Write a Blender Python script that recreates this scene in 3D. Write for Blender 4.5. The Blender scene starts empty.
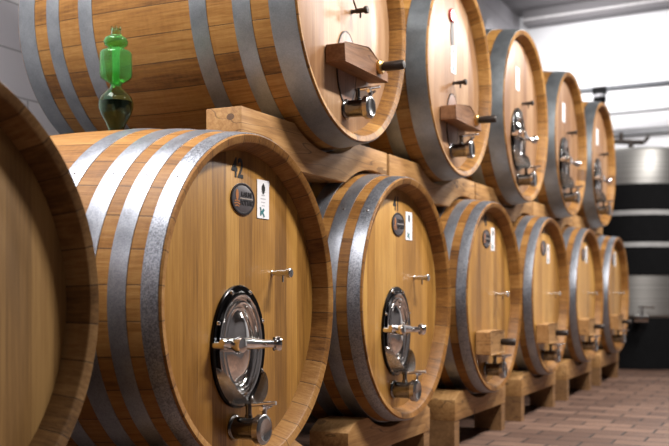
import bpy, bmesh, math, random
from mathutils import Vector, Matrix
random.seed(4)
PI = math.pi
sc = bpy.context.scene
C = sc.collection

# ------------------------------------------------------------------ materials
def new_mat(name):
    m = bpy.data.materials.new(name); m.use_nodes = True
    nt = m.node_tree
    return m, nt, nt.nodes['Principled BSDF']

class N:
    """small node helper"""
    def __init__(s, nt): s.nt = nt
    def node(s, t, **kw):
        n = s.nt.nodes.new(t)
        for k, v in kw.items(): setattr(n, k, v)
        return n
    def link(s, a, b): s.nt.links.new(a, b)
    def val(s, sock, v):
        if hasattr(v, 'is_linked') or hasattr(v, 'links'): s.link(v, sock)
        else: sock.default_value = v
    def math(s, op, a, b=None, c=None):
        n = s.node('ShaderNodeMath', operation=op)
        s.val(n.inputs[0], a)
        if b is not None: s.val(n.inputs[1], b)
        if c is not None: s.val(n.inputs[2], c)
        return n.outputs[0]
    def coords(s):
        return s.node('ShaderNodeTexCoord').outputs['Object']
    def sep(s, v):
        n = s.node('ShaderNodeSeparateXYZ'); s.link(v, n.inputs[0]); return n.outputs
    def comb(s, x, y, z):
        n = s.node('ShaderNodeCombineXYZ')
        for i, q in enumerate((x, y, z)): s.val(n.inputs[i], q)
        return n.outputs[0]
    def noise(s, vec, scale=1.0, detail=4, rough=.6, w=None, dist=0.0):
        n = s.node('ShaderNodeTexNoise')
        if w is not None:
            n.noise_dimensions = '4D'; s.val(n.inputs['W'], w)
        s.link(vec, n.inputs['Vector']); n.inputs['Scale'].default_value = scale
        n.inputs['Detail'].default_value = detail; n.inputs['Roughness'].default_value = rough
        n.inputs['Distortion'].default_value = dist
        return n.outputs[0]
    def white(s, v, w):
        n = s.node('ShaderNodeTexWhiteNoise', noise_dimensions='2D')
        s.link(s.comb(v, w, 0), n.inputs['Vector']); return n.outputs['Value']
    def ramp(s, f, stops):
        n = s.node('ShaderNodeValToRGB'); s.link(f, n.inputs[0])
        cr = n.color_ramp
        while len(cr.elements) < len(stops): cr.elements.new(.5)
        for e, (p, c) in zip(cr.elements, stops):
            e.position = p; e.color = (*c, 1) if len(c) == 3 else c
        return n.outputs[0]
    def mix(s, f, a, b, blend='MIX'):
        n = s.node('ShaderNodeMix', data_type='RGBA', blend_type=blend)
        s.val(n.inputs[0], f)
        for sock, v in ((n.inputs[6], a), (n.inputs[7], b)):
            if isinstance(v, tuple): sock.default_value = (*v, 1)
            else: s.link(v, sock)
        return n.outputs[2]
    def bump(s, h, bsdf, strength=.3, dist=.003):
        n = s.node('ShaderNodeBump'); s.link(h, n.inputs['Height'])
        n.inputs['Strength'].default_value = strength; n.inputs['Distance'].default_value = dist
        s.link(n.outputs[0], bsdf.inputs['Normal'])
    def rnd(s): return s.math('MULTIPLY', s.node('ShaderNodeObjectInfo').outputs['Random'], 37.0)

def smooth_edge(h, fr, width):
    """1 at a joint (fr near 0 or 1), 0 away from it"""
    d = h.math('ABSOLUTE', h.math('SUBTRACT', fr, .5))
    return h.math('GREATER_THAN', d, .5 - width)

def stave_mat(name, dark, mid, light, rough=.5):
    m, nt, b = new_mat(name); h = N(nt)
    x, y, z = h.sep(h.coords())
    ang = h.math('ARCTAN2', x, z)
    r = h.rnd()
    t = h.math('ADD', h.math('MULTIPLY', ang, 34 / (2 * PI)), 60)
    idx = h.math('FLOOR', t); fr = h.math('FRACT', t)
    v = h.white(idx, r)
    rad = h.math('SQRT', h.math('ADD', h.math('MULTIPLY', x, x), h.math('MULTIPLY', z, z)))
    fine = h.noise(h.comb(h.math('MULTIPLY', ang, 55.0), h.math('MULTIPLY', y, 3.5), h.math('MULTIPLY', rad, 40.0)), 1.0, 6, .7, w=h.math('ADD', r, idx))
    broad = h.noise(h.comb(h.math('MULTIPLY', ang, 7.0), h.math('MULTIPLY', y, 2.0), 0.0), 1.0, 3, .5, w=r)
    cross = h.noise(h.comb(h.math('MULTIPLY', ang, 6.0), h.math('MULTIPLY', y, 60.0), 0.0), 1.0, 2, .5, w=r)
    f = h.math('ADD', h.math('MULTIPLY', v, .20), h.math('ADD', h.math('MULTIPLY', fine, .58), h.math('MULTIPLY', broad, .34)))
    spot = h.noise(h.comb(h.math('MULTIPLY', ang, 70.0), h.math('MULTIPLY', y, 22.0), h.math('MULTIPLY', rad, 60.0)), 1.0, 3, .7, w=r)
    f = h.math('ADD', h.math('ADD', f, -.09), h.math('ADD', h.math('MULTIPLY', cross, .10), h.math('MULTIPLY', spot, .18)))
    col = h.ramp(f, [(.40, dark), (.60, mid), (.82, light)])
    joint = smooth_edge(h, fr, .018)
    col = h.mix(h.math('MULTIPLY', joint, .75), col, (.03, .014, .006))
    h.link(col, b.inputs['Base Color'])
    b.inputs['Roughness'].default_value = rough; b.inputs['Specular IOR Level'].default_value = .25
    h.bump(h.math('SUBTRACT', h.math('MULTIPLY', fine, .9), joint), b, .55, .003)
    return m

def plank_mat(name, dark, mid, light, width=.088, rough=.42, coat=.12, seam=.35, streak=0.0):
    """vertical boards: x across, z along the grain"""
    m, nt, b = new_mat(name); h = N(nt)
    x, y, z = h.sep(h.coords())
    r = h.rnd()
    t = h.math('ADD', h.math('DIVIDE', x, width), 40.37)
    idx = h.math('FLOOR', t); fr = h.math('FRACT', t)
    v = h.white(idx, r)
    fine = h.noise(h.comb(h.math('MULTIPLY', x, 95.0), 0.0, h.math('MULTIPLY', z, 2.6)), 1.0, 5, .65, w=h.math('ADD', r, idx), dist=.35)
    pore = h.noise(h.comb(h.math('MULTIPLY', x, 330.0), 0.0, h.math('MULTIPLY', z, 9.0)), 1.0, 2, .5, w=r)
    broad = h.noise(h.comb(h.math('MULTIPLY', x, 9.0), 0.0, h.math('MULTIPLY', z, 1.6)), 1.0, 3, .5, w=r)
    f = h.math('ADD', h.math('MULTIPLY', v, .26), h.math('ADD', h.math('MULTIPLY', fine, .46), h.math('MULTIPLY', broad, .36)))
    f = h.math('ADD', h.math('ADD', f, -.05), h.math('MULTIPLY', pore, .22))
    col = h.ramp(f, [(.40, dark), (.60, mid), (.80, light)])
    if streak:
        st = h.noise(h.comb(h.math('MULTIPLY', x, 16.0), 0.0, h.math('MULTIPLY', z, 1.1)), 1.0, 3, .55, w=h.math('ADD', r, 9.0))
        st = h.ramp(st, [(.5, (0, 0, 0)), (.72, (1, 1, 1))])
        col = h.mix(h.math('MULTIPLY', st, streak), col, (.30, .15, .085))
    joint = smooth_edge(h, fr, .012)
    col = h.mix(h.math('MULTIPLY', joint, seam), col, (.05, .022, .008))
    h.link(col, b.inputs['Base Color'])
    b.inputs['Roughness'].default_value = rough
    b.inputs['Coat Weight'].default_value = coat; b.inputs['Coat Roughness'].default_value = .3
    h.bump(h.math('SUBTRACT', h.math('MULTIPLY', fine, .5), joint), b, .18, .0015)
    return m

def beam_mat(name, dark, mid, light, knots=True):
    """sawn timber: grain along x"""
    m, nt, b = new_mat(name); h = N(nt)
    x, y, z = h.sep(h.coords())
    r = h.rnd()
    fine = h.noise(h.comb(h.math('MULTIPLY', x, 4.0), h.math('MULTIPLY', y, 60.0), h.math('MULTIPLY', z, 60.0)), 1.0, 5, .65, w=r, dist=.6)
    broad = h.noise(h.comb(h.math('MULTIPLY', x, 3.0), h.math('MULTIPLY', y, 9.0), h.math('MULTIPLY', z, 9.0)), 1.0, 3, .6, w=r)
    f = h.math('ADD', h.math('MULTIPLY', fine, .6), h.math('MULTIPLY', broad, .45))
    col = h.ramp(f, [(.36, dark), (.52, mid), (.72, light)])
    cr = h.noise(h.comb(h.math('MULTIPLY', x, 1.3), h.math('MULTIPLY', y, 3.0), h.math('MULTIPLY', z, 11.0)), 1.0, 2, .5, w=h.math('ADD', r, 5.0))
    crack = h.math('LESS_THAN', h.math('ABSOLUTE', h.math('SUBTRACT', cr, .5)), .006)
    col = h.mix(h.math('MULTIPLY', crack, .6), col, (.07, .03, .012))
    if knots:
        k = h.node('ShaderNodeTexVoronoi'); k.inputs['Scale'].default_value = 1.0
        h.link(h.comb(h.math('ADD', h.math('MULTIPLY', x, 3.0), r), h.math('MULTIPLY', y, 5.0), h.math('MULTIPLY', z, 7.0)), k.inputs['Vector'])
        kk = h.math('LESS_THAN', k.outputs['Distance'], .09)
        col = h.mix(h.math('MULTIPLY', kk, .8), col, (.06, .025, .012))
    h.link(col, b.inputs['Base Color']); b.inputs['Roughness'].default_value = .65
    h.bump(fine, b, .35, .003)
    return m

def hoop_mat(name, a, c, rough=.42, speckle=.5, metallic=.9):
    m, nt, b = new_mat(name); h = N(nt)
    co = h.coords(); x, y, z = h.sep(co); r = h.rnd()
    vo = h.node('ShaderNodeTexVoronoi'); vo.inputs['Scale'].default_value = 230
    h.link(co, vo.inputs['Vector'])
    spk = h.sep(vo.outputs['Color'])[0]
    no = h.noise(co, 9, 4, .6, w=r)
    f = h.math('ADD', h.math('MULTIPLY', spk, speckle), h.math('MULTIPLY', no, 1 - speckle))
    col = h.ramp(f, [(.25, a), (.75, c)])
    h.link(col, b.inputs['Base Color']); b.inputs['Metallic'].default_value = metallic
    h.link(h.math('ADD', rough - .1, h.math('MULTIPLY', f, .2)), b.inputs['Roughness'])
    h.bump(no, b, .06, .001)
    return m

def plain(name, col, rough=.5, metal=0.0, **kw):
    m, nt, b = new_mat(name); h = N(nt)
    f = h.noise(h.coords(), kw.get('scale', 14), 3, .6)
    k = kw.get('var', .12)
    c1 = tuple(max(0, q * (1 - k)) for q in col); c2 = tuple(min(1, q * (1 + k)) for q in col)
    h.link(h.ramp(f, [(.3, c1), (.7, c2)]), b.inputs['Base Color'])
    b.inputs['Roughness'].default_value = rough; b.inputs['Metallic'].default_value = metal
    return m

M = {}
M['stave'] = stave_mat('oak_staves', (.095, .036, .008), (.25, .108, .024), (.41, .215, .066))
M['stave_aged'] = stave_mat('aged_oak_staves', (.085, .034, .009), (.27, .122, .028), (.44, .235, .07))
M['stave_brown'] = stave_mat('brown_oak_staves', (.075, .034, .010), (.21, .105, .034), (.36, .205, .08), .6)
M['head'] = plank_mat('honey_oak_head', (.17, .074, .013), (.39, .19, .039), (.60, .34, .09))
M['head_brown'] = plank_mat('brown_oak_head', (.13, .066, .018), (.265, .142, .043), (.38, .22, .074), rough=.55, coat=.03)
M['head_pale'] = plank_mat('pale_oak_head', (.17, .073, .028), (.305, .162, .075), (.43, .268, .15), streak=.45, seam=.25)
M['yoke'] = beam_mat('brown_yoke_wood', (.10, .04, .016), (.19, .085, .035), (.28, .14, .07), False)
M['yoke_honey'] = beam_mat('honey_yoke_wood', (.24, .12, .04), (.38, .20, .07), (.5, .29, .12), False)
M['stain'] = plank_mat('wine_stained_oak', (.14, .07, .045), (.24, .125, .085), (.34, .19, .13), width=.05)
M['timber'] = beam_mat('pine_timber', (.20, .09, .025), (.36, .182, .058), (.54, .315, .125))
M['timber_dark'] = beam_mat('pine_timber_leg', (.12, .055, .019), (.21, .105, .038), (.31, .168, .068))
M['hoop'] = hoop_mat('galvanised_hoop', (.20, .21, .235), (.42, .44, .485), .42, .22)
M['hoop_spangled'] = hoop_mat('spangled_hoop', (.19, .20, .225), (.44, .46, .51), .42, .5)
M['hoop_dull'] = hoop_mat('dull_steel_hoop', (.19, .21, .225), (.36, .385, .40), .48, .14)
M['rivet'] = plain('rivet_steel', (.55, .55, .57), .3, 1.0)
M['chrome'] = plain('polished_steel', (.78, .77, .76), .09, 1.0, var=.03)
M['brushed'] = plain('brushed_steel', (.62, .61, .60), .25, 1.0, var=.06)
M['black_chrome'] = plain('dark_polished_flange', (.022, .021, .021), .2, 1.0, var=.1)
M['tap_steel'] = plain('tap_steel', (.20, .195, .19), .16, 1.0, var=.06)
M['cap_steel'] = plain('cap_steel', (.42, .41, .405), .2, 1.0, var=.06)
M['iron'] = plain('dark_iron', (.045, .035, .03), .45, .6)
M['brass'] = plain('brass', (.70, .45, .16), .28, 1.0)
M['paper'] = plain('white_card', (.84, .83, .85), .55, var=.02)
M['ink'] = plain('black_ink', (.012, .011, .011), .6)
M['grey_ink'] = plain('grey_print', (.52, .51, .53), .6)
M['teal_ink'] = plain('teal_print', (.03, .16, .17), .6)
M['badge'] = plain('dark_badge_enamel', (.085, .075, .08), .35)
M['badge_rim'] = plain('badge_black_rim', (.02, .016, .018), .3)
M['badge_orange'] = plain('badge_copper_print', (.42, .16, .05), .4)
M['badge_text'] = plain('badge_dark_text', (.012, .011, .012), .4)
M['badge_line'] = plain('badge_pale_line', (.42, .36, .31), .4)
M['wax'] = plain('red_wax', (.36, .035, .045), .25)
M['steel_tank'] = None

def glass_mat():
    m, nt, b = new_mat('green_glass')
    b.inputs['Base Color'].default_value = (.72, .965, .74, 1)
    b.inputs['Roughness'].default_value = .03
    b.inputs['Transmission Weight'].default_value = 1.0
    b.inputs['IOR'].default_value = 1.22
    return m
M['glass'] = glass_mat()
m, nt, b = new_mat('frosted_green_glass'); b.inputs['Base Color'].default_value = (.45, .92, .48, 1); b.inputs['Roughness'].default_value = .2; b.inputs['Transmission Weight'].default_value = .8; M['frost'] = m
m, nt, b = new_mat('cloudy_green_glass'); b.inputs['Base Color'].default_value = (.42, .92, .42, 1); b.inputs['Roughness'].default_value = .04; b.inputs['IOR'].default_value = 1.25; b.inputs['Transmission Weight'].default_value = .95; M['cloudy'] = m
m, nt, b = new_mat('dark_wine'); b.inputs['Base Color'].default_value = (.006, .005, .004, 1); b.inputs['Roughness'].default_value = .08; M['wine'] = m

def tank_mat():
    m, nt, b = new_mat('horizontally_brushed_steel'); h = N(nt)
    x, y, z = h.sep(h.coords())
    f = h.noise(h.comb(0.0, 0.0, h.math('MULTIPLY', z, 60.0)), 1.0, 3, .6)
    h.link(h.ramp(f, [(.35, (.20, .195, .185)), (.65, (.44, .43, .41))]), b.inputs['Base Color'])
    b.inputs['Metallic'].default_value = .9; b.inputs['Roughness'].default_value = .5
    return m
M['tank'] = tank_mat()
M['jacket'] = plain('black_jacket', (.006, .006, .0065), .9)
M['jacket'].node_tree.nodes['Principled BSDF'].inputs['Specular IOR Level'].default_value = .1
M['rib'] = plain('pale_rib', (.34, .335, .33), .45)

def floor_mat():
    m, nt, b = new_mat('clay_pavers'); h = N(nt)
    x, y, z = h.sep(h.coords())
    br = h.node('ShaderNodeTexBrick')
    br.offset = .5; br.squash = 1.0
    h.link(h.comb(h.math('ADD', y, 10.503), h.math('ADD', x, 10.03), 0.0), br.inputs['Vector'])
    br.inputs['Scale'].default_value = 1.0
    br.inputs['Brick Width'].default_value = .345; br.inputs['Row Height'].default_value = .193
    br.inputs['Mortar Size'].default_value = .009; br.inputs['Mortar Smooth'].default_value = .3
    br.inputs['Bias'].default_value = -.1
    br.inputs['Color1'].default_value = (.105, .056, .038, 1); br.inputs['Color2'].default_value = (.22, .128, .088, 1)
    br.inputs['Mortar'].default_value = (.016, .009, .007, 1)
    n1 = h.noise(h.coords(), 7, 5, .6)
    col = h.mix(.45, br.outputs['Color'], h.ramp(n1, [(.3, (.55, .5, .5)), (.7, (1, 1, 1))]), 'MULTIPLY')
    h.link(col, b.inputs['Base Color']); b.inputs['Roughness'].default_value = .55
    h.bump(h.math('SUBTRACT', 1.0, br.outputs['Fac']), b, .5, .004)
    return m
M['floor'] = floor_mat()
M['plaster'] = plain('white_plaster', (.80, .80, .83), .8, var=.03, scale=2)
M['ceil'] = plain('grey_ceiling', (.20, .19, .20), .8, var=.04, scale=2)
M['wall_grey'] = plain('grey_plaster', (.10, .095, .10), .8, var=.06, scale=2)

def block_mat():
    m, nt, b = new_mat('painted_block_wall'); h = N(nt)
    x, y, z = h.sep(h.coords())
    br = h.node('ShaderNodeTexBrick'); h.link(h.comb(x, z, 0.0), br.inputs['Vector'])
    br.inputs['Scale'].default_value = 1.0; br.inputs['Brick Width'].default_value = .5; br.inputs['Row Height'].default_value = .25
    br.inputs['Mortar Size'].default_value = .006
    br.inputs['Color1'].default_value = (.56, .54, .58, 1); br.inputs['Color2'].default_value = (.62, .60, .63, 1); br.inputs['Mortar'].default_value = (.36, .35, .37, 1)
    h.link(br.outputs['Color'], b.inputs['Base Color']); b.inputs['Roughness'].default_value = .75
    h.bump(h.math('SUBTRACT', 1.0, br.outputs['Fac']), b, .4, .004)
    return m
M['block'] = block_mat()
M['pipe'] = plain('dark_grey_pipe', (.085, .09, .10), .5)
M['conduit'] = plain('grey_conduit', (.26, .26, .275), .5)
M['pale_strip'] = plain('pale_trim', (.62, .60, .61), .6)

# ------------------------------------------------------------------ mesh helpers
def link_mesh(name, bm, mat, parent=None, smooth=35, loc=None):
    bmesh.ops.recalc_face_normals(bm, faces=bm.faces)
    me = bpy.data.meshes.new(name); bm.to_mesh(me); bm.free()
    if smooth:
        for p in me.polygons: p.use_smooth = True
        me.set_sharp_from_angle(angle=math.radians(smooth))
    for q in (mat if isinstance(mat, (list, tuple)) else [mat]): me.materials.append(q)
    o = bpy.data.objects.new(name, me); C.objects.link(o)
    if parent: o.parent = parent
    if loc: o.location = loc
    return o

def revolve(bm, prof, n=96, axis='Y', closed=False, sx=1.0, sz=1.0, c=(0, 0, 0), caps=True):
    """prof: list of (a, r); a runs along the axis"""
    rings = []
    for a, r in prof:
        if r < 1e-6:
            p = (0, a, 0) if axis == 'Y' else (0, 0, a)
            rings.append([bm.verts.new((p[0] + c[0], p[1] + c[1], p[2] + c[2]))]); continue
        ring = []
        for i in range(n):
            t = 2 * PI * i / n
            p = (r * math.cos(t) * sx, a, r * math.sin(t) * sz) if axis == 'Y' else (r * math.cos(t) * sx, r * math.sin(t) * sz, a)
            ring.append(bm.verts.new((p[0] + c[0], p[1] + c[1], p[2] + c[2])))
        rings.append(ring)
    pairs = list(zip(rings, rings[1:])) + ([(rings[-1], rings[0])] if closed else [])
    for A, B in pairs:
        for i in range(n):
            j = (i + 1) % n
            if len(A) == 1 and len(B) == 1: continue
            if len(A) == 1: bm.faces.new((A[0], B[i], B[j]))
            elif len(B) == 1: bm.faces.new((A[i], A[j], B[0]))
            else: bm.faces.new((A[i], A[j], B[j], B[i]))
    if not closed and caps:
        for R in (rings[0], rings[-1]):
            if len(R) > 1: bm.faces.new(R)
    return bm

def oval(bm, prof, a, b, c=(0, 0, 0), n=64):
    """prof: (p outward, d inset from the rim) -> oval of half-axes a-d, b-d standing p out along -y; ends may close to a point"""
    rings = []
    for p, d in prof:
        aa, bb = max(a - d, 0), max(b - d, 0)
        if aa < 1e-4:
            rings.append([bm.verts.new((c[0], c[1] - p, c[2]))]); continue
        rings.append([bm.verts.new((c[0] + aa * math.cos(2 * PI * i / n), c[1] - p, c[2] + bb * math.sin(2 * PI * i / n))) for i in range(n)])
    for A, B in zip(rings, rings[1:]):
        for i in range(n):
            j = (i + 1) % n
            if len(B) == 1: bm.faces.new((A[i], A[j], B[0]))
            else: bm.faces.new((A[i], A[j], B[j], B[i]))
    return rings

def tube(bm, p, q, r0, r1=None, n=20, caps=True):
    p, q = Vector(p), Vector(q); r1 = r0 if r1 is None else r1
    d = (q - p).normalized()
    u = d.orthogonal().normalized(); v = d.cross(u)
    A = [bm.verts.new(p + r0 * (math.cos(2 * PI * i / n) * u + math.sin(2 * PI * i / n) * v)) for i in range(n)]
    B = [bm.verts.new(q + r1 * (math.cos(2 * PI * i / n) * u + math.sin(2 * PI * i / n) * v)) for i in range(n)]
    for i in range(n):
        j = (i + 1) % n; bm.faces.new((A[i], A[j], B[j], B[i]))
    if caps: bm.faces.new(A); bm.faces.new(B)
    return bm

def lathe(bm, p, d, prof, n=24):
    """prof: (distance along d from p, radius)"""
    p, d = Vector(p), Vector(d).normalized()
    u = d.orthogonal().normalized(); v = d.cross(u)
    rings = []
    for a, r in prof:
        if r < 1e-6: rings.append([bm.verts.new(p + a * d)])
        else: rings.append([bm.verts.new(p + a * d + r * (math.cos(2 * PI * i / n) * u + math.sin(2 * PI * i / n) * v)) for i in range(n)])
    for A, B in zip(rings, rings[1:]):
        for i in range(n):
            j = (i + 1) % n
            if len(A) == 1: bm.faces.new((A[0], B[i], B[j]))
            elif len(B) == 1: bm.faces.new((A[i], A[j], B[0]))
            else: bm.faces.new((A[i], A[j], B[j], B[i]))
    for R in (rings[0], rings[-1]):
        if len(R) > 1: bm.faces.new(R)
    return bm

def box(bm, x0, x1, y0, y1, z0, z1):
    vs = [bm.verts.new((x, y, z)) for x in (x0, x1) for y in (y0, y1) for z in (z0, z1)]
    for f in ((0, 1, 3, 2), (4, 6, 7, 5), (0, 4, 5, 1), (2, 3, 7, 6), (0, 2, 6, 4), (1, 5, 7, 3)):
        bm.faces.new([vs[i] for i in f])
    return bm

def prism(bm, pts, y0, y1):
    """polygon in XZ extruded along y (pts may be concave: filled by triangulation)"""
    A = [bm.verts.new((x, y0, z)) for x, z in pts]; B = [bm.verts.new((x, y1, z)) for x, z in pts]
    n = len(pts)
    for i in range(n):
        j = (i + 1) % n; bm.faces.new((A[i], A[j], B[j], B[i]))
    fa, fb = bm.faces.new(A), bm.faces.new(B)
    bmesh.ops.triangulate(bm, faces=[fa, fb])
    return bm

def sawn(bm, top, bot, y0, y1):
    """timber cut to a top and a bottom profile (same x stations), from y0 to y1"""
    V = lambda pts, y: [bm.verts.new((x, y, z)) for x, z in pts]
    tf, tb, bf, bb = V(top, y0), V(top, y1), V(bot, y0), V(bot, y1)
    n = len(top)
    for i in range(n - 1):
        j = i + 1
        bm.faces.new((tf[i], tf[j], tb[j], tb[i])); bm.faces.new((bf[i], bb[i], bb[j], bf[j]))
        bm.faces.new((tf[i], bf[i], bf[j], tf[j])); bm.faces.new((tb[i], tb[j], bb[j], bb[i]))
    bm.faces.new((tf[0], tb[0], bb[0], bf[0])); bm.faces.new((tf[-1], bf[-1], bb[-1], tb[-1]))
    bmesh.ops.recalc_face_normals(bm, faces=bm.faces)
    return bm

def bevel(bm, w=.004, seg=2, angle=30):
    es = [e for e in bm.edges if len(e.link_faces) == 2 and e.calc_face_angle(0) > math.radians(angle)]
    bmesh.ops.bevel(bm, geom=es, offset=w, segments=seg, affect='EDGES', profile=.5, clamp_overlap=True)
    return bm

def empty(name, loc, label, cat, group=None):
    o = bpy.data.objects.new(name, None); C.objects.link(o); o.location = loc
    o.empty_display_size = .1
    o['label'] = label; o['category'] = cat
    if group: o['group'] = group
    return o
def tag(o, label, cat, group=None):
    o['label'] = label; o['category'] = cat
    if group: o['group'] = group
    return o
def struct(o):
    o['kind'] = 'structure'; return o
def text(name, body, size, loc, mat, parent, sx=1.0, bold=0.0):
    cu = bpy.data.curves.new(name, 'FONT'); cu.body = body; cu.size = size
    cu.align_x = 'CENTER'; cu.align_y = 'CENTER'; cu.extrude = .0004; cu.offset = bold
    o = bpy.data.objects.new(name + '_curve', cu); C.objects.link(o)
    dg = bpy.context.evaluated_depsgraph_get()
    me = bpy.data.meshes.new_from_object(o.evaluated_get(dg))
    bpy.data.objects.remove(o)
    me.materials.clear(); me.materials.append(mat)
    t = bpy.data.objects.new(name, me); C.objects.link(t)
    t.parent = parent; t.location = loc; t.rotation_euler = (PI / 2, 0, 0); t.scale = (sx, 1, 1)
    return t

# ------------------------------------------------------------------ place (metres; x runs down the row, y into the casks, z up)
CAMZ = .955
LX, S, LZ = 3.0194, 1.4831, CAMZ - .0374
UX, UZ, UY = LX + .9568, CAMZ + 1.2702, .0546
R, L, BEL = .6, 1.47, .095
def prof_r(y, rh=R): s = y / (L / 2) - 1; return rh * (1 + BEL * (1 - s * s))
HEAD = .070            # recess of the head behind the chime
HR = .546
LOW_HOOPS = [(.009, .068), (.12, .185), (.24, .315), (.40, .475)]
UP_HOOPS = [(.009, .12), (.20, .28), (.40, .48)]

def mesh_staves():
    bm = bmesh.new()
    pr = [(.009, .569), (.007, .572), (.0, .596), (.005, .600)]
    for i in range(1, 40):
        y = L * i / 40; pr.append((y, prof_r(y)))
    pr += [(L - .005, .600), (L, .596), (L - .007, .572), (L - .009, .569), (L - .012, .567), (L - HEAD, HR), (L - .10, HR - .004)]
    for i in range(1, 12):
        y = (L - .10) + (.2 - L) * i / 12; pr.append((y, prof_r(y) - .05))
    pr += [(.10, HR - .004), (HEAD, HR), (.012, .567)]
    revolve(bm, pr, 112, closed=True)
    return bm

def mesh_head():
    bm = bmesh.new()
    revolve(bm, [(HEAD, 0), (HEAD, HR * .5), (HEAD, HR - .006), (HEAD + .003, HR + .001), (HEAD + .03, HR + .001), (HEAD + .03, 0)], 112)
    return bm

def mesh_hoop(y0, y1, t=.0035, rivets=True):
    bm = bmesh.new()
    ys = [y0 + (y1 - y0) * i / 4 for i in range(5)]
    pr = [(y0, prof_r(y0) + t - .001)] + [(y, prof_r(y) + t) for y in ys[1:4]] + [(y1, prof_r(y1) + t - .001)]
    pr += [(y, prof_r(y) - .004) for y in reversed(ys)]
    revolve(bm, pr, 128, closed=True)
    return bm

def b_rivet():
    bm = bmesh.new(); lathe(bm, (0, 0, 0), (0, 0, 1), [(0, .008), (.003, .0065), (.0045, .003), (.005, 0)], 10); return bm

cache = {}
def part(name, key, build, mat, parent, loc=None, smooth=35):
    """one object per part; parts built the same way share their mesh"""
    k = (key, mat.name)
    if k in cache:
        o = bpy.data.objects.new(name, cache[k]); C.objects.link(o); o.parent = parent
    else:
        o = link_mesh(name, build(), mat, parent, smooth); cache[k] = o.data
    if loc: o.location = loc
    return o

# --- fittings, all modelled standing on the head plane y = 0, pointing to -y
def b_flange():
    bm = bmesh.new(); oval(bm, [(0, 0), (.010, 0), (.013, .003), (.013, .022), (.020, .026), (.020, .031), (.004, .035)], .178, .222); return bm
def b_dish():
    bm = bmesh.new()
    oval(bm, [(.002, .029), (.019, .031), (.021, .036), (.019, .041), (.006, .045), (.005, .051), (.021, .056), (.023, .062), (.020, .067), (.005, .071), (.004, .077), (.016, .083),
              (.014, .086), (.006, .092), (.008, .098), (.018, .112), (.026, .130), (.030, .150), (.032, .178)], .178, .222)
    return bm
def b_bolt():
    bm = bmesh.new(); lathe(bm, (0, -.013, 0), (0, -1, 0), [(0, .0085), (.004, .0085), (.008, .006), (.010, 0)], 12); return bm
def b_bar():
    bm = bmesh.new()
    # cross bar hinged at the flange's left, over the pivot boss, to a capped screw at the right
    tube(bm, (-.165, -.01, .012), (-.165, -.055, .012), .014)
    bar = [(-.18, .012), (-.16, .02), (-.13, .018), (-.02, .023), (.05, .018), (.10, .015)]
    lathe(bm, (0, -.058, .012), (1, -.05, -.06), bar, 16)
    lathe(bm, (-.115, -.030, .012), (0, -1, 0), [(-.034, .024), (.03, .024), (.048, .030), (.064, .026), (.068, 0)], 20)
    return bm
def b_screw_end():
    bm = bmesh.new()
    lathe(bm, (.085, -.062, .007), (.75, -.66, -.03), [(-.02, .016), (.035, .014), (.038, .026), (.048, .030), (.060, .028), (.063, .010), (.065, 0)], 22)
    return bm
def b_lip():
    """half-round pouring lip hung under the door: a curved sheet flaring outward from the flange"""
    bm = bmesh.new()
    n = 36; rows = []
    for i in range(n + 1):
        t = math.radians(198 + 136 * i / n); e = max(math.sin(PI * i / n), 0) ** .5
        row = []
        for k in range(6):
            s = k / 5
            row.append(((.172 - .012 * s) * math.cos(t), -.014 - .075 * s * e, .214 * math.sin(t) + .012 * s * e))
        rows.append(row)
    vs = [[bm.verts.new(p) for p in r] for r in rows]
    for a, c in zip(vs, vs[1:]):
        for k in range(5): bm.faces.new((a[k], a[k + 1], c[k + 1], c[k]))
    bmesh.ops.solidify(bm, geom=bm.faces[:], thickness=.003)
    return bm
def b_hub():
    bm = bmesh.new(); lathe(bm, (0, -.004, -.0), (0, -1, 0), [(0, .042), (.006, .040), (.012, .03), (.02, .018), (.04, .014), (.06, .014)], 4); return bm

def manway(parent, x, z):
    f = part('manway_door', 'flange', b_flange, M['black_chrome'], parent, (x, HEAD, z))
    part('dish', 'dish', b_dish, M['chrome'], f)
    part('pivot', 'hub', b_hub, M['black_chrome'], f, smooth=20)
    part('clamp_bar', 'bar', b_bar, M['chrome'], f)
    part('clamp_screw', 'screwend', b_screw_end, M['chrome'], f)
    part('pouring_lip', 'lip', b_lip, M['brushed'], f)
    for deg in (68, 112, 155, 25, -28, 208, 245, 295):
        a = math.radians(deg)
        part('bolt', 'bolt', b_bolt, M['chrome'], f, (.1645 * math.cos(a), 0, .2085 * math.sin(a)))

def b_tap():
    bm = bmesh.new()
    lathe(bm, (0, 0, 0), (0, -1, 0), [(0, .044), (.006, .048), (.012, .044), (.014, .040), (.085, .040), (.088, .043), (.10, .043)], 28)
    lathe(bm, (0, -.062, .02), (0, 0, 1), [(0, .014), (.028, .014), (.03, .011), (.058, .011), (.06, .015), (.068, .015)], 16)
    return bm
def b_tapcap():
    bm = bmesh.new()
    lathe(bm, (0, -.10, 0), (0, -1, 0), [(0, .050), (.004, .054), (.026, .054), (.031, .049), (.033, .040), (.030, .034), (.030, 0)], 32)
    return bm
def b_lever():
    bm = bmesh.new()
    tube(bm, (0, -.055, .084), (.016, -.165, .094), .0085, .0075, 12)
    return bm
def b_wing():
    bm = bmesh.new()
    tube(bm, (.02, -.115, .050), (.02, -.115, .078), .009, .009, 10)
    tube(bm, (-.008, -.118, .074), (.050, -.112, .080), .008, .006, 10)
    tube(bm, (.045, -.130, .082), (.045, -.095, .060), .006, .006, 10)
    return bm
def tap(parent, x, z):
    t = part('drain_tap', 'tap', b_tap, M['tap_steel'], parent, (x, HEAD, z))
    part('end_cap', 'tapcap', b_tapcap, M['cap_steel'], t)
    part('lever', 'lever', b_lever, M['chrome'], t)
    part('wing_nut', 'wing', b_wing, M['chrome'], t)

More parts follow.
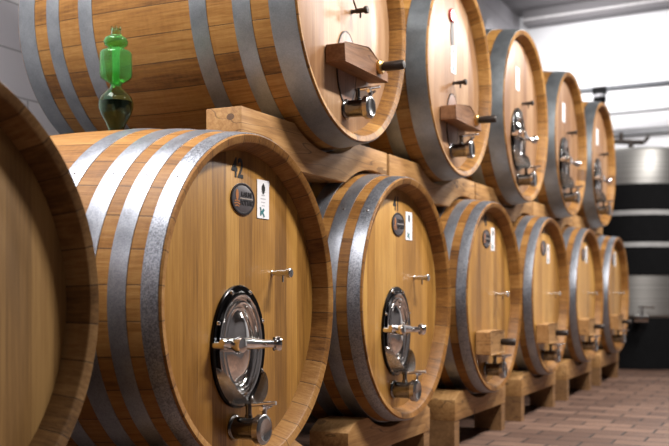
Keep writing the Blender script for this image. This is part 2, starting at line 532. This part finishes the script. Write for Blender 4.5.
def b_sampler():
    bm = bmesh.new()
    lathe(bm, (0, 0, 0), (0, -1, 0), [(0, .011), (.004, .011), (.006, .009), (.022, .009), (.024, .0115), (.066, .0115), (.068, .0175), (.082, .018), (.085, .015), (.086, 0)], 18)
    return bm
def b_spout():
    bm = bmesh.new(); tube(bm, (0, -.046, -.006), (0, -.046, -.034), .005, .0045, 10); return bm
def sampler(parent, x, z, mat='brushed'):
    s = part('sampling_valve', 'sampler', b_sampler, M[mat], parent, (x, HEAD, z))
    part('spout', 'spout', b_spout, M[mat], s)
def b_pin():
    bm = bmesh.new(); tube(bm, (-.012, -.03, .008), (-.05, -.03, .045), .004, .004, 8); return bm

def yoke_prof(kind):
    if kind == 'bridge': return [(-.245, -.055), (-.245, .028), (.0, .062), (.03, .058), (.235, -.018), (.235, -.055)]
    return [(-.19, -.075), (-.19, .065), (-.15, .07), (.08, .07), (.12, .06), (.12, -.075)]
def b_yoke(kind):
    bm = bmesh.new(); prism(bm, yoke_prof(kind), -.10, -.005); bevel(bm, .004, 2); return bm
def b_yoke_screw():
    bm = bmesh.new()
    lathe(bm, (0, -.095, 0), (0, -1, 0), [(0, .019), (.03, .019), (.035, .022), (.125, .023), (.133, .018), (.135, 0)], 20)
    return bm
def b_yoke_collar():
    bm = bmesh.new(); lathe(bm, (0, -.097, 0), (0, -1, 0), [(0, .034), (.018, .034), (.024, .027)], 20); return bm
def b_wood_door():
    bm = bmesh.new(); oval(bm, [(.0, 0), (.004, .001), (.005, .006), (.005, .105)], .105, .17); return bm
def b_door_gap():
    bm = bmesh.new(); oval(bm, [(.0, 0), (.0055, .0), (.0055, .007), (.0045, .0072)], .106, .172); return bm
def yoke(parent, x, z, kind, mat, peg_x, door_mat):
    if door_mat:
      d = part('oval_door', 'wooddoor', b_wood_door, M[door_mat], parent, (x - .02, HEAD, z - .03))
      part('door_edge', 'doorgap', b_door_gap, M['iron'], d)
    y = part('door_yoke', 'yoke' + kind, lambda: b_yoke(kind), M[mat], parent, (x, HEAD, z), smooth=25)
    part('clamp_screw', 'yokescrew', b_yoke_screw, M['iron'], y, (peg_x, 0, -.005)).scale = (1, 1 if kind == 'bridge' else .84, 1)
    if kind == 'bridge': part('brass_collar', 'yokecollar', b_yoke_collar, M['brass'], y, (peg_x, 0, -.005))

def b_badge(): bm = bmesh.new(); oval(bm, [(0, 0), (.003, 0), (.004, .002), (.004, .0535)], .077, .054); return bm
def b_badge_rim(): bm = bmesh.new(); oval(bm, [(.0, -.004), (.005, -.004), (.006, 0), (.005, .004), (.0038, .005)], .077, .054); return bm
def b_emblem():
    """a small copper cask-and-flame emblem over two wavy rules"""
    bm = bmesh.new()
    oval(bm, [(.004, 0), (.005, 0), (.005, .0095)], .0095, .019, (-.042, 0, .014), 20)
    for dz, hw in ((-.008, .017), (-.017, .020), (-.026, .014)):
        prism(bm, [(-.042 - hw, dz), (-.042, dz + .003), (-.042 + hw, dz - .001), (-.042 + hw, dz - .005), (-.042, dz - .001), (-.042 - hw, dz - .004)], -.005, -.004)
    return bm
def b_rule(): bm = bmesh.new(); box(bm, -.022, .068, -.0052, -.004, .0005, .0035); return bm
def badge(parent, x, z, lettering=True):
    bd = part('maker_badge', 'badge', b_badge, M['badge'], parent, (x, HEAD, z))
    part('badge_rim', 'badgerim', b_badge_rim, M['badge_rim'], bd)
    part('emblem', 'emblem', b_emblem, M['badge_orange'], bd)
    part('rule', 'rule', b_rule, M['badge_line'], bd)
    if lettering:
        text('lettering', 'KASUNI', .026, (.022, -.0048, .016), M['badge_text'], bd, .80, .0004)
        text('lettering', 'BOTTAIO', .026, (.026, -.0048, -.014), M['badge_text'], bd, .80, .0009)

def b_card(w, hh):
    bm = bmesh.new(); box(bm, -w / 2, w / 2, -.0025, 0, -hh / 2, hh / 2); return bm
def b_icon():
    bm = bmesh.new()
    prism(bm, [(0, .022), (.012, .008), (.013, -.004), (.003, -.020), (-.004, -.020), (-.012, -.002), (-.010, .010)], -.0035, -.0024)
    return bm
def b_mark():
    bm = bmesh.new()
    prism(bm, [(-.020, .016), (-.012, .018), (-.006, .002), (.006, .014), (.016, .008), (.006, -.002), (.018, -.016), (.010, -.020), (-.002, -.006), (-.012, -.016), (-.018, -.008), (-.012, .002)], -.0035, -.0024)
    return bm
def b_print():
    bm = bmesh.new()
    for k in range(5):
        z = .028 - k * .013; w = (.016, .012, .018, .014, .010)[k]
        box(bm, -w, w, -.0032, -.0024, z - .0018, z + .0018)
    return bm
def card(parent, x, z, w=.088, hh=.145, tilt=0.0, printed=True):
    c = part('label_card', 'card%.3f_%.3f' % (w, hh), lambda: b_card(w, hh), M['paper'], parent, (x, HEAD, z), smooth=0)
    c.rotation_euler = (0, tilt, 0)
    if printed:
        part('print_mark', 'icon', b_icon, M['ink'], c, (0, 0, hh * .27))
        part('print_lines', 'print', b_print, M['grey_ink'], c)
        part('print_mark', 'mark', b_mark, M['teal_ink'], c, (-.006, 0, -hh * .33))

def b_wax():
    bm = bmesh.new(); oval(bm, [(0, 0), (.008, 0), (.013, .006), (.014, .018), (.012, .0415)], .048, .042); return bm
def b_strip():
    bm = bmesh.new(); prism(bm, [(-.022, .07), (.024, .07), (.032, .02), (.026, -.07), (-.016, -.08), (-.03, -.02)], -.003, 0); return bm
def b_bung():
    bm = bmesh.new(); lathe(bm, (0, L / 2, prof_r(L / 2) - .01), (0, 0, 1), [(0, .04), (.016, .04), (.02, .034), (.02, 0)], 20); return bm

def cask(loc, label, group, hoops, hoop_m, stave_m, head_m, scale=1.0, rivets=False):
    t = empty('wine_cask', loc, label, 'barrel', group)
    if scale != 1.0: t.scale = (scale, 1, scale)
    part('staves', 'staves', mesh_staves, M[stave_m], t)
    part('head', 'head', mesh_head, M[head_m], t)
    rh = part('head', 'head', mesh_head, M[head_m], t); rh.rotation_euler = (0, 0, PI); rh.location = (0, L, 0)
    allh = hoops + [(L - b, L - a) for a, b in reversed(hoops)]
    for a, b in allh:
        h = part('hoop', 'hoop%.3f_%.3f' % (a, b), lambda: mesh_hoop(a, b), M['hoop_spangled' if hoop_m == 'hoop' and a < .05 else hoop_m], t)
        if rivets and b < L / 2:
            for deg in (88, 138):
                an = math.radians(deg); y = (a + b) / 2; r = prof_r(y) + .0025
                q = part('rivet', 'rivet', b_rivet, M['rivet'], h, (r * math.cos(an), y, r * math.sin(an)))
                q.rotation_euler = (0, PI / 2 - an, 0)
    return t

GL, GU = 'casks in the lower row', 'casks in the upper row'
low_labels = [
    'brown oak cask in foreground cut off at left, showing only plain head and thick rim',
    'large honey oak cask marked 42 with oval steel door, lower row',
    'honey oak cask marked 41 with oval steel door, right of cask 42',
    'lower row cask right of cask 41, with wooden yoke and white card on its head',
    'lower row cask on trestle, third from far end of the row',
    'lower row cask second from the far end, beside the farthest one',
    'farthest lower row cask, beside the steel tank with black jacket',
]
low = []
for i in range(7):
    t = cask((LX + S * (i - 1), 0, LZ), low_labels[i], GL, LOW_HOOPS, 'hoop', 'stave_brown' if i == 0 else 'stave', 'head_brown' if i == 0 else 'head', rivets=i in (1, 2))
    low.append(t)
    if i == 0: continue
    if i in (1, 2):
        manway(t, -.045, -.163)
        text('number', '42' if i == 1 else '41', .098, (-.046 if i == 1 else -.035, HEAD - .0008, .478 if i == 1 else .470), M['ink'], t, .82, .0022)
        badge(t, -.012, .372)
        card(t, .134, .383 if i == 1 else .372)
        sampler(t, .205, .106)
        tap(t, -.07, -.452)
    else:
        badge(t, -.012, .372, i == 3)
        card(t, .125 if i != 4 else .14, .375 if i != 4 else .33, .075, .15)
        sampler(t, .20, .015)
        yoke(t, -.06, -.28, 'block', 'yoke_honey', .045, None)
        tap(t, -.03, -.462)
        if i == 3: text('number', '40', .10, (-.03, HEAD - .0008, .485), M['ink'], t, .62, .003)

up_labels = [
    'upper row cask above casks 42 and 41, nearest of its row with long side showing',
    'upper row cask with red wax seal and white card above wooden yoke',
    'middle cask of the upper row, with oval steel door below its white card',
    'upper row cask second from the far end, with dark steel door',
    'farthest upper row cask, directly left of the top of the steel tank',
]
ups = []
for i in range(5):
    k = 1.0 * .59 / .6 if i < 2 else 1.025
    t = cask((UX + S * i, UY, UZ), up_labels[i], GU, UP_HOOPS, 'hoop_dull', 'stave_aged', 'head_pale', k)
    ups.append(t)
    if i == 0:
        yoke(t, .045, -.222, 'bridge', 'yoke', .13, 'stain'); tap(t, .02, -.445); sampler(t, .085, .026, 'iron')
        part('valve_pin', 'pin', b_pin, M['iron'], t, (.085, HEAD, .026))
    elif i == 1:
        yoke(t, .03, -.238, 'bridge', 'yoke', .13, 'stain'); tap(t, .0, -.445); sampler(t, .03, -.03, 'iron')
        part('wax_seal', 'wax', b_wax, M['wax'], t, (.0, HEAD, .372)); part('seal_strip', 'strip', b_strip, M['iron'], t, (.01, HEAD, .268), 20)
        card(t, .035, .115, .085, .17)
    else:
        manway(t, -.03, -.16); card(t, -.03, .27, .09, .16, printed=False); sampler(t, .10, .115, 'iron'); tap(t, -.02, -.45)

# ------------------------------------------------------------------ trestles under the lower row
def arc_pts(cx, cz, r, x0, x1, n):
    out = []
    for i in range(n + 1):
        x = x0 + (x1 - x0) * i / n
        out.append((x, cz - math.sqrt(max(r * r - (x - cx) ** 2, 0))))
    return out
trestle_labels = [
    'timber trestle under the foreground cask at the left',
    'timber trestle under the cask marked 42',
    'timber trestle under the cask marked 41',
    'timber trestle under the cask right of cask 41',
    'timber trestle under the third lower cask from the far end',
    'timber trestle under the second lower cask from the far end',
    'timber trestle under the farthest lower cask',
]
TY0, TY1 = .10, .30
for i in range(7):
    x = LX + S * (i - 1)
    t = empty('cask_trestle', (x, 0, 0), trestle_labels[i], 'trestle', 'trestles under the lower row')
    rr = prof_r(TY1) + .0055
    zt, zb, hw = .352, .182, .53
    half = math.sqrt(rr ** 2 - (LZ - zt) ** 2)
    top = [(-hw, zt - .045), (-hw + .09, zt)] + arc_pts(0, LZ, rr, -half, half, 24) + [(hw - .09, zt), (hw, zt - .045)]
    bm = bmesh.new(); sawn(bm, top, [(q, zb) for q, _ in top], TY0, TY1); bevel(bm, .004, 2, 50)
    link_mesh('beam', bm, M['timber'], t, 25)
    for sx in (-1, 1):
        bm = bmesh.new(); box(bm, min(sx * hw, sx * (hw - .085)), max(sx * hw, sx * (hw - .085)), TY0 + .004, TY1 - .004, 0, zb); bevel(bm, .004, 1)
        link_mesh('leg', bm, M['timber_dark'], t, 25)

# ------------------------------------------------------------------ bolsters between the rows
bolster_labels = [
    'scooped pine bolster bearing the nearest upper cask, its sawn end above cask 42',
    'scooped pine bolster bearing the upper cask with red wax seal',
    'scooped pine bolster bearing the middle upper cask',
    'scooped pine bolster bearing the upper cask second from the far end',
    'scooped pine bolster bearing the farthest upper cask',
]
BY0, BY1 = .205, .37
for i in range(5):
    cx = UX + S * i; k = .59 / .6 if i < 2 else 1.025
    t = empty('cask_bolster', (cx, 0, UZ - .75), bolster_labels[i], 'beam', 'bolsters between the two rows')
    ru = max(prof_r(BY0 - UY), prof_r(BY1 - UY)) * k + .006
    rl = prof_r(BY1) + .006
    x0, x1 = -.755, .695
    zt, zb = 1.678, 1.475
    top = []; bot = []
    n = 90
    for j in range(n + 1):
        dx = x0 + (x1 - x0) * j / n
        zt_ = zt
        if abs(dx) < ru: zt_ = min(zt_, UZ - math.sqrt(ru * ru - dx * dx))
        zz = zb
        for lx in (-.9568, S - .9568):
            e = dx - lx
            if abs(e) < rl: zz = max(zz, LZ + math.sqrt(rl * rl - e * e))
        top.append((dx, zt_ - (UZ - .75))); bot.append((dx, zz - (UZ - .75)))
    bm = bmesh.new(); sawn(bm, top, bot, BY0, BY1); bevel(bm, .004, 2, 50)
    link_mesh('timber', bm, M['timber'], t, 25)

# ------------------------------------------------------------------ green glass airlock on cask 42
AX, AY = LX + .012, .665
az = LZ + prof_r(AY) - .003
AK = 1.075
t = empty('glass_airlock', (AX, AY, az), 'green glass airlock with dark wine in its bulb, standing on cask 42', 'airlock')
def shell(outer, th=.0035):
    return outer + [(a, max(r - th, .001)) for a, r in reversed(outer)]
low_prof = [(0, .030), (.02, .031), (.045, .042), (.07, .058), (.095, .067), (.115, .068), (.135, .061), (.152, .045), (.165, .028), (.178, .022)]
bm = bmesh.new(); revolve(bm, shell(low_prof), 48, 'Z', closed=True); link_mesh('lower_bulb', bm, M['glass'], t, 60)
bm = bmesh.new(); revolve(bm, [(.002, .001), (.002, .0255), (.02, .0265), (.045, .0375), (.07, .0535), (.095, .0625), (.118, .063), (.118, .001)], 48, 'Z', closed=True); link_mesh('wine', bm, M['wine'], t, 50)
up_prof = [(.178, .022), (.186, .024), (.196, .044), (.206, .060), (.218, .063), (.292, .063), (.302, .058), (.309, .040), (.312, .030), (.318, .032), (.325, .044), (.337, .048), (.349, .044), (.358, .030), (.363, .019)]
bm = bmesh.new(); revolve(bm, shell(up_prof), 48, 'Z', closed=True); link_mesh('upper_chamber', bm, M['cloudy'], t, 60)
bm = bmesh.new(); revolve(bm, shell([(.182, .014), (.30, .016), (.318, .018)], .003), 32, 'Z', closed=True); link_mesh('inner_tube', bm, M['frost'], t, 60)
bm = bmesh.new(); revolve(bm, shell([(.361, .020), (.366, .021), (.384, .019)], .004), 24, 'Z', closed=True)
for k in range(5):
    a = 2 * PI * k / 5; tube(bm, (.017 * math.cos(a), .017 * math.sin(a), .380), (.016 * math.cos(a), .016 * math.sin(a), .393), .006, .004, 8)
link_mesh('crown', bm, M['glass'], t, 60)
t.scale = (1, 1, AK)

# ------------------------------------------------------------------ steel tank at the end of the row
FX = 13.9
TX, TYc, TR = 12.75, .17, .60
t = empty('steel_tank', (TX, TYc, 0), 'tall steel wine tank with black jacket beyond the farthest casks', 'tank')
bm = bmesh.new(); revolve(bm, [(2.26, TR), (2.67, TR), (2.705, TR - .02), (2.72, TR - .12), (2.72, 0)], 72, 'Z'); link_mesh('top_shell', bm, M['tank'], t)
bm = bmesh.new(); revolve(bm, [(1.15, 0), (1.15, TR + .012), (2.26, TR + .012), (2.26, 0)], 72, 'Z'); link_mesh('jacket', bm, M['jacket'], t)
for z in (1.52, 1.91):
    bm = bmesh.new(); revolve(bm, [(z - .03, TR + .008), (z - .03, TR + .022), (z + .03, TR + .022), (z + .03, TR + .008)], 72, 'Z', closed=True); link_mesh('rib', bm, M['rib'], t)
bm = bmesh.new(); revolve(bm, [(.62, 0), (.62, TR - .03), (.66, TR), (1.15, TR), (1.15, 0)], 72, 'Z'); link_mesh('lower_shell', bm, M['tank'], t)
bm = bmesh.new(); revolve(bm, [(0, TR - .02), (.625, TR - .02)], 72, 'Z'); link_mesh('shade_skirt', bm, M['jacket'], t)  # added black cylinder standing in for the dark shade below the tank
bm = bmesh.new()
tube(bm, (-TR + .02, -.10, .62), (-TR - .14, -.16, .62), .035); tube(bm, (-TR - .14, -.24, .62), (-TR - .14, -.08, .62), .045)
tube(bm, (-TR - .1, -.16, .62), (-TR - .1, -.16, .76), .012); tube(bm, (-TR - .1, -.30, .76), (-TR - .1, -.12, .77), .014)
link_mesh('valve', bm, M['chrome'], t)
bm = bmesh.new()
tube(bm, (-.15, .06, 2.775), (-.15, .06, 2.90), .035); tube(bm, (-.15, .30, 2.92), (-.15, -.10, 2.88), .03); tube(bm, (-.15, .18, 2.92), (-.15, .18, 3.02), .028)
tube(bm, (-.15, -.10, 2.88), (-.15, -.16, 2.96), .022); tube(bm, (-.15, .30, 2.92), (-.15, .30, 2.62 + .2), .03)
bmesh.ops.translate(bm, verts=bm.verts, vec=(0, 0, -.06)); link_mesh('top_fitting', bm, M['iron'], t)

# ------------------------------------------------------------------ room
H = 5.0
def slab(name, x0, x1, y0, y1, z0, z1, mat):
    bm = bmesh.new(); box(bm, x0, x1, y0, y1, z0, z1); return struct(link_mesh(name, bm, mat, None, 0))
YB, YF, XN = 2.05, -4.2, -3.0
slab('floor', XN, 15.2, YF, YB, -.1, 0, M['floor'])
slab('ceiling', XN, 15.2, YF, YB, H, H + .1, M['ceil'])
slab('wall_left', XN, 15.2, YB, YB + .15, -.1, H + .1, M['block'])
slab('wall_right', XN, 15.2, YF - .15, YF, -.1, H + .1, M['wall_grey'])
slab('wall_near', XN - .15, XN, YF, YB, -.1, H + .1, M['wall_grey'])
bm = bmesh.new(); box(bm, 0, .15, -4.6, 4.6, -.1, H + .1)
w = struct(link_mesh('wall_far', bm, M['plaster'], None, 0)); w.location = (FX, .0, 0); w.rotation_euler = (0, 0, math.radians(-4))
bm = bmesh.new(); box(bm, -.30, -.10, -4.1, 1.9, H - .21, H); q = struct(link_mesh('trim_1', bm, M['ceil'], None, 0)); q.location = (FX, 0, 0); q.rotation_euler = (0, 0, math.radians(-4))
bm = bmesh.new(); box(bm, -.34, -.30, -4.1, 1.9, H - .155, H - .125); q = struct(link_mesh('trim_2', bm, M['pale_strip'], None, 0)); q.location = (FX, 0, 0); q.rotation_euler = (0, 0, math.radians(-4))
t = empty('steel_pipe', (FX - .75, .72, 3.65), 'dark grey pipe with a black clamp crossing in front of the white far wall', 'pipe')
bm = bmesh.new(); tube(bm, (0, YF - .72, 0), (0, YB - .72, 0), .036); link_mesh('tube', bm, M['pipe'], t)
bm = bmesh.new(); box(bm, -.04, .04, -.09, .09, -.07, .03); bevel(bm, .01, 2); cl = link_mesh('clamp', bm, M['jacket'], t)
bm = bmesh.new(); lathe(bm, (0, 0, -.07), (0, 0, -1), [(0, .078), (.04, .08)], 28); link_mesh('pale_band', bm, M['conduit'], cl)
bm = bmesh.new(); lathe(bm, (0, 0, -.11), (0, 0, -1), [(0, .085), (.04, .085), (.08, .07), (.11, .04), (.11, 0)], 28); link_mesh('clamp_base', bm, M['jacket'], cl)
for nm, x0, x1, z0, z1, lab in (('cable_tray', -.09, -.002, 3.13, 3.21, 'broad grey cable tray low on the white far wall'), ('conduit', -.035, -.002, 3.44, 3.475, 'thin grey conduit just below the dark pipe on far wall')):
    bm = bmesh.new(); box(bm, x0, x1, -4.0, 1.9, z0, z1)
    p = link_mesh(nm, bm, M['conduit'], None, 0); p.location = (FX, 0, 0); p.rotation_euler = (0, 0, math.radians(-4)); tag(p, lab, nm.replace('_', ' '))

# ------------------------------------------------------------------ lights: strip lamps over the aisle, one over the near bay
def area(loc, target, sx, sy, power, col, spread=PI):
    l = bpy.data.lights.new('strip_lamp', 'AREA'); l.shape = 'RECTANGLE'; l.size = sx; l.size_y = sy; l.energy = power; l.color = col
    o = bpy.data.objects.new('strip_lamp', l); C.objects.link(o); o.location = loc
    d = Vector(target) - Vector(loc); o.rotation_euler = d.to_track_quat('-Z', 'Y').to_euler(); l.spread = spread
    return o
NEUTRAL = (1.0, .965, .93)
for x, pw in ((.7, 9), (4.2, 222), (7.1, 178), (10.0, 175)):
    area((x, -1.8, 3.95), (x, -.7, 0), 1.3, .16, pw, NEUTRAL)
area((11.9, 1.3, 4.4), (14, .3, 3.6), 1.6, .4, 55, (1, .98, .97), math.radians(120))
area((1.75, .95, 4.0), (2.5, .7, 1.4), 2.0, 1.1, 105, (1, .97, .96), math.radians(130))
wd = bpy.data.worlds.new('World'); sc.world = wd; wd.use_nodes = True
wd.node_tree.nodes['Background'].inputs[0].default_value = (.9, .92, 1, 1); wd.node_tree.nodes['Background'].inputs[1].default_value = .005

# ------------------------------------------------------------------ camera
sc.cycles.diffuse_bounces = 1
cam = bpy.data.cameras.new('Camera'); co = bpy.data.objects.new('Camera', cam); C.objects.link(co)
co.location = (0, -1.778, CAMZ); co.rotation_euler = (PI / 2, 0, math.radians(26.1155 - 90))
cam.sensor_width = 36; cam.lens = 965.67 / 669 * 36; cam.shift_y = (291 - 223) / 669
cam.clip_start = .05
cam.dof.use_dof = True; cam.dof.focus_distance = 3.65; cam.dof.aperture_fstop = cam.lens / 1000 / .020
sc.camera = co
vs = sc.view_settings; vs.view_transform = 'Standard'; vs.look = 'None'; vs.exposure = 0.0; vs.gamma = 1.0; vs.use_curve_mapping = False
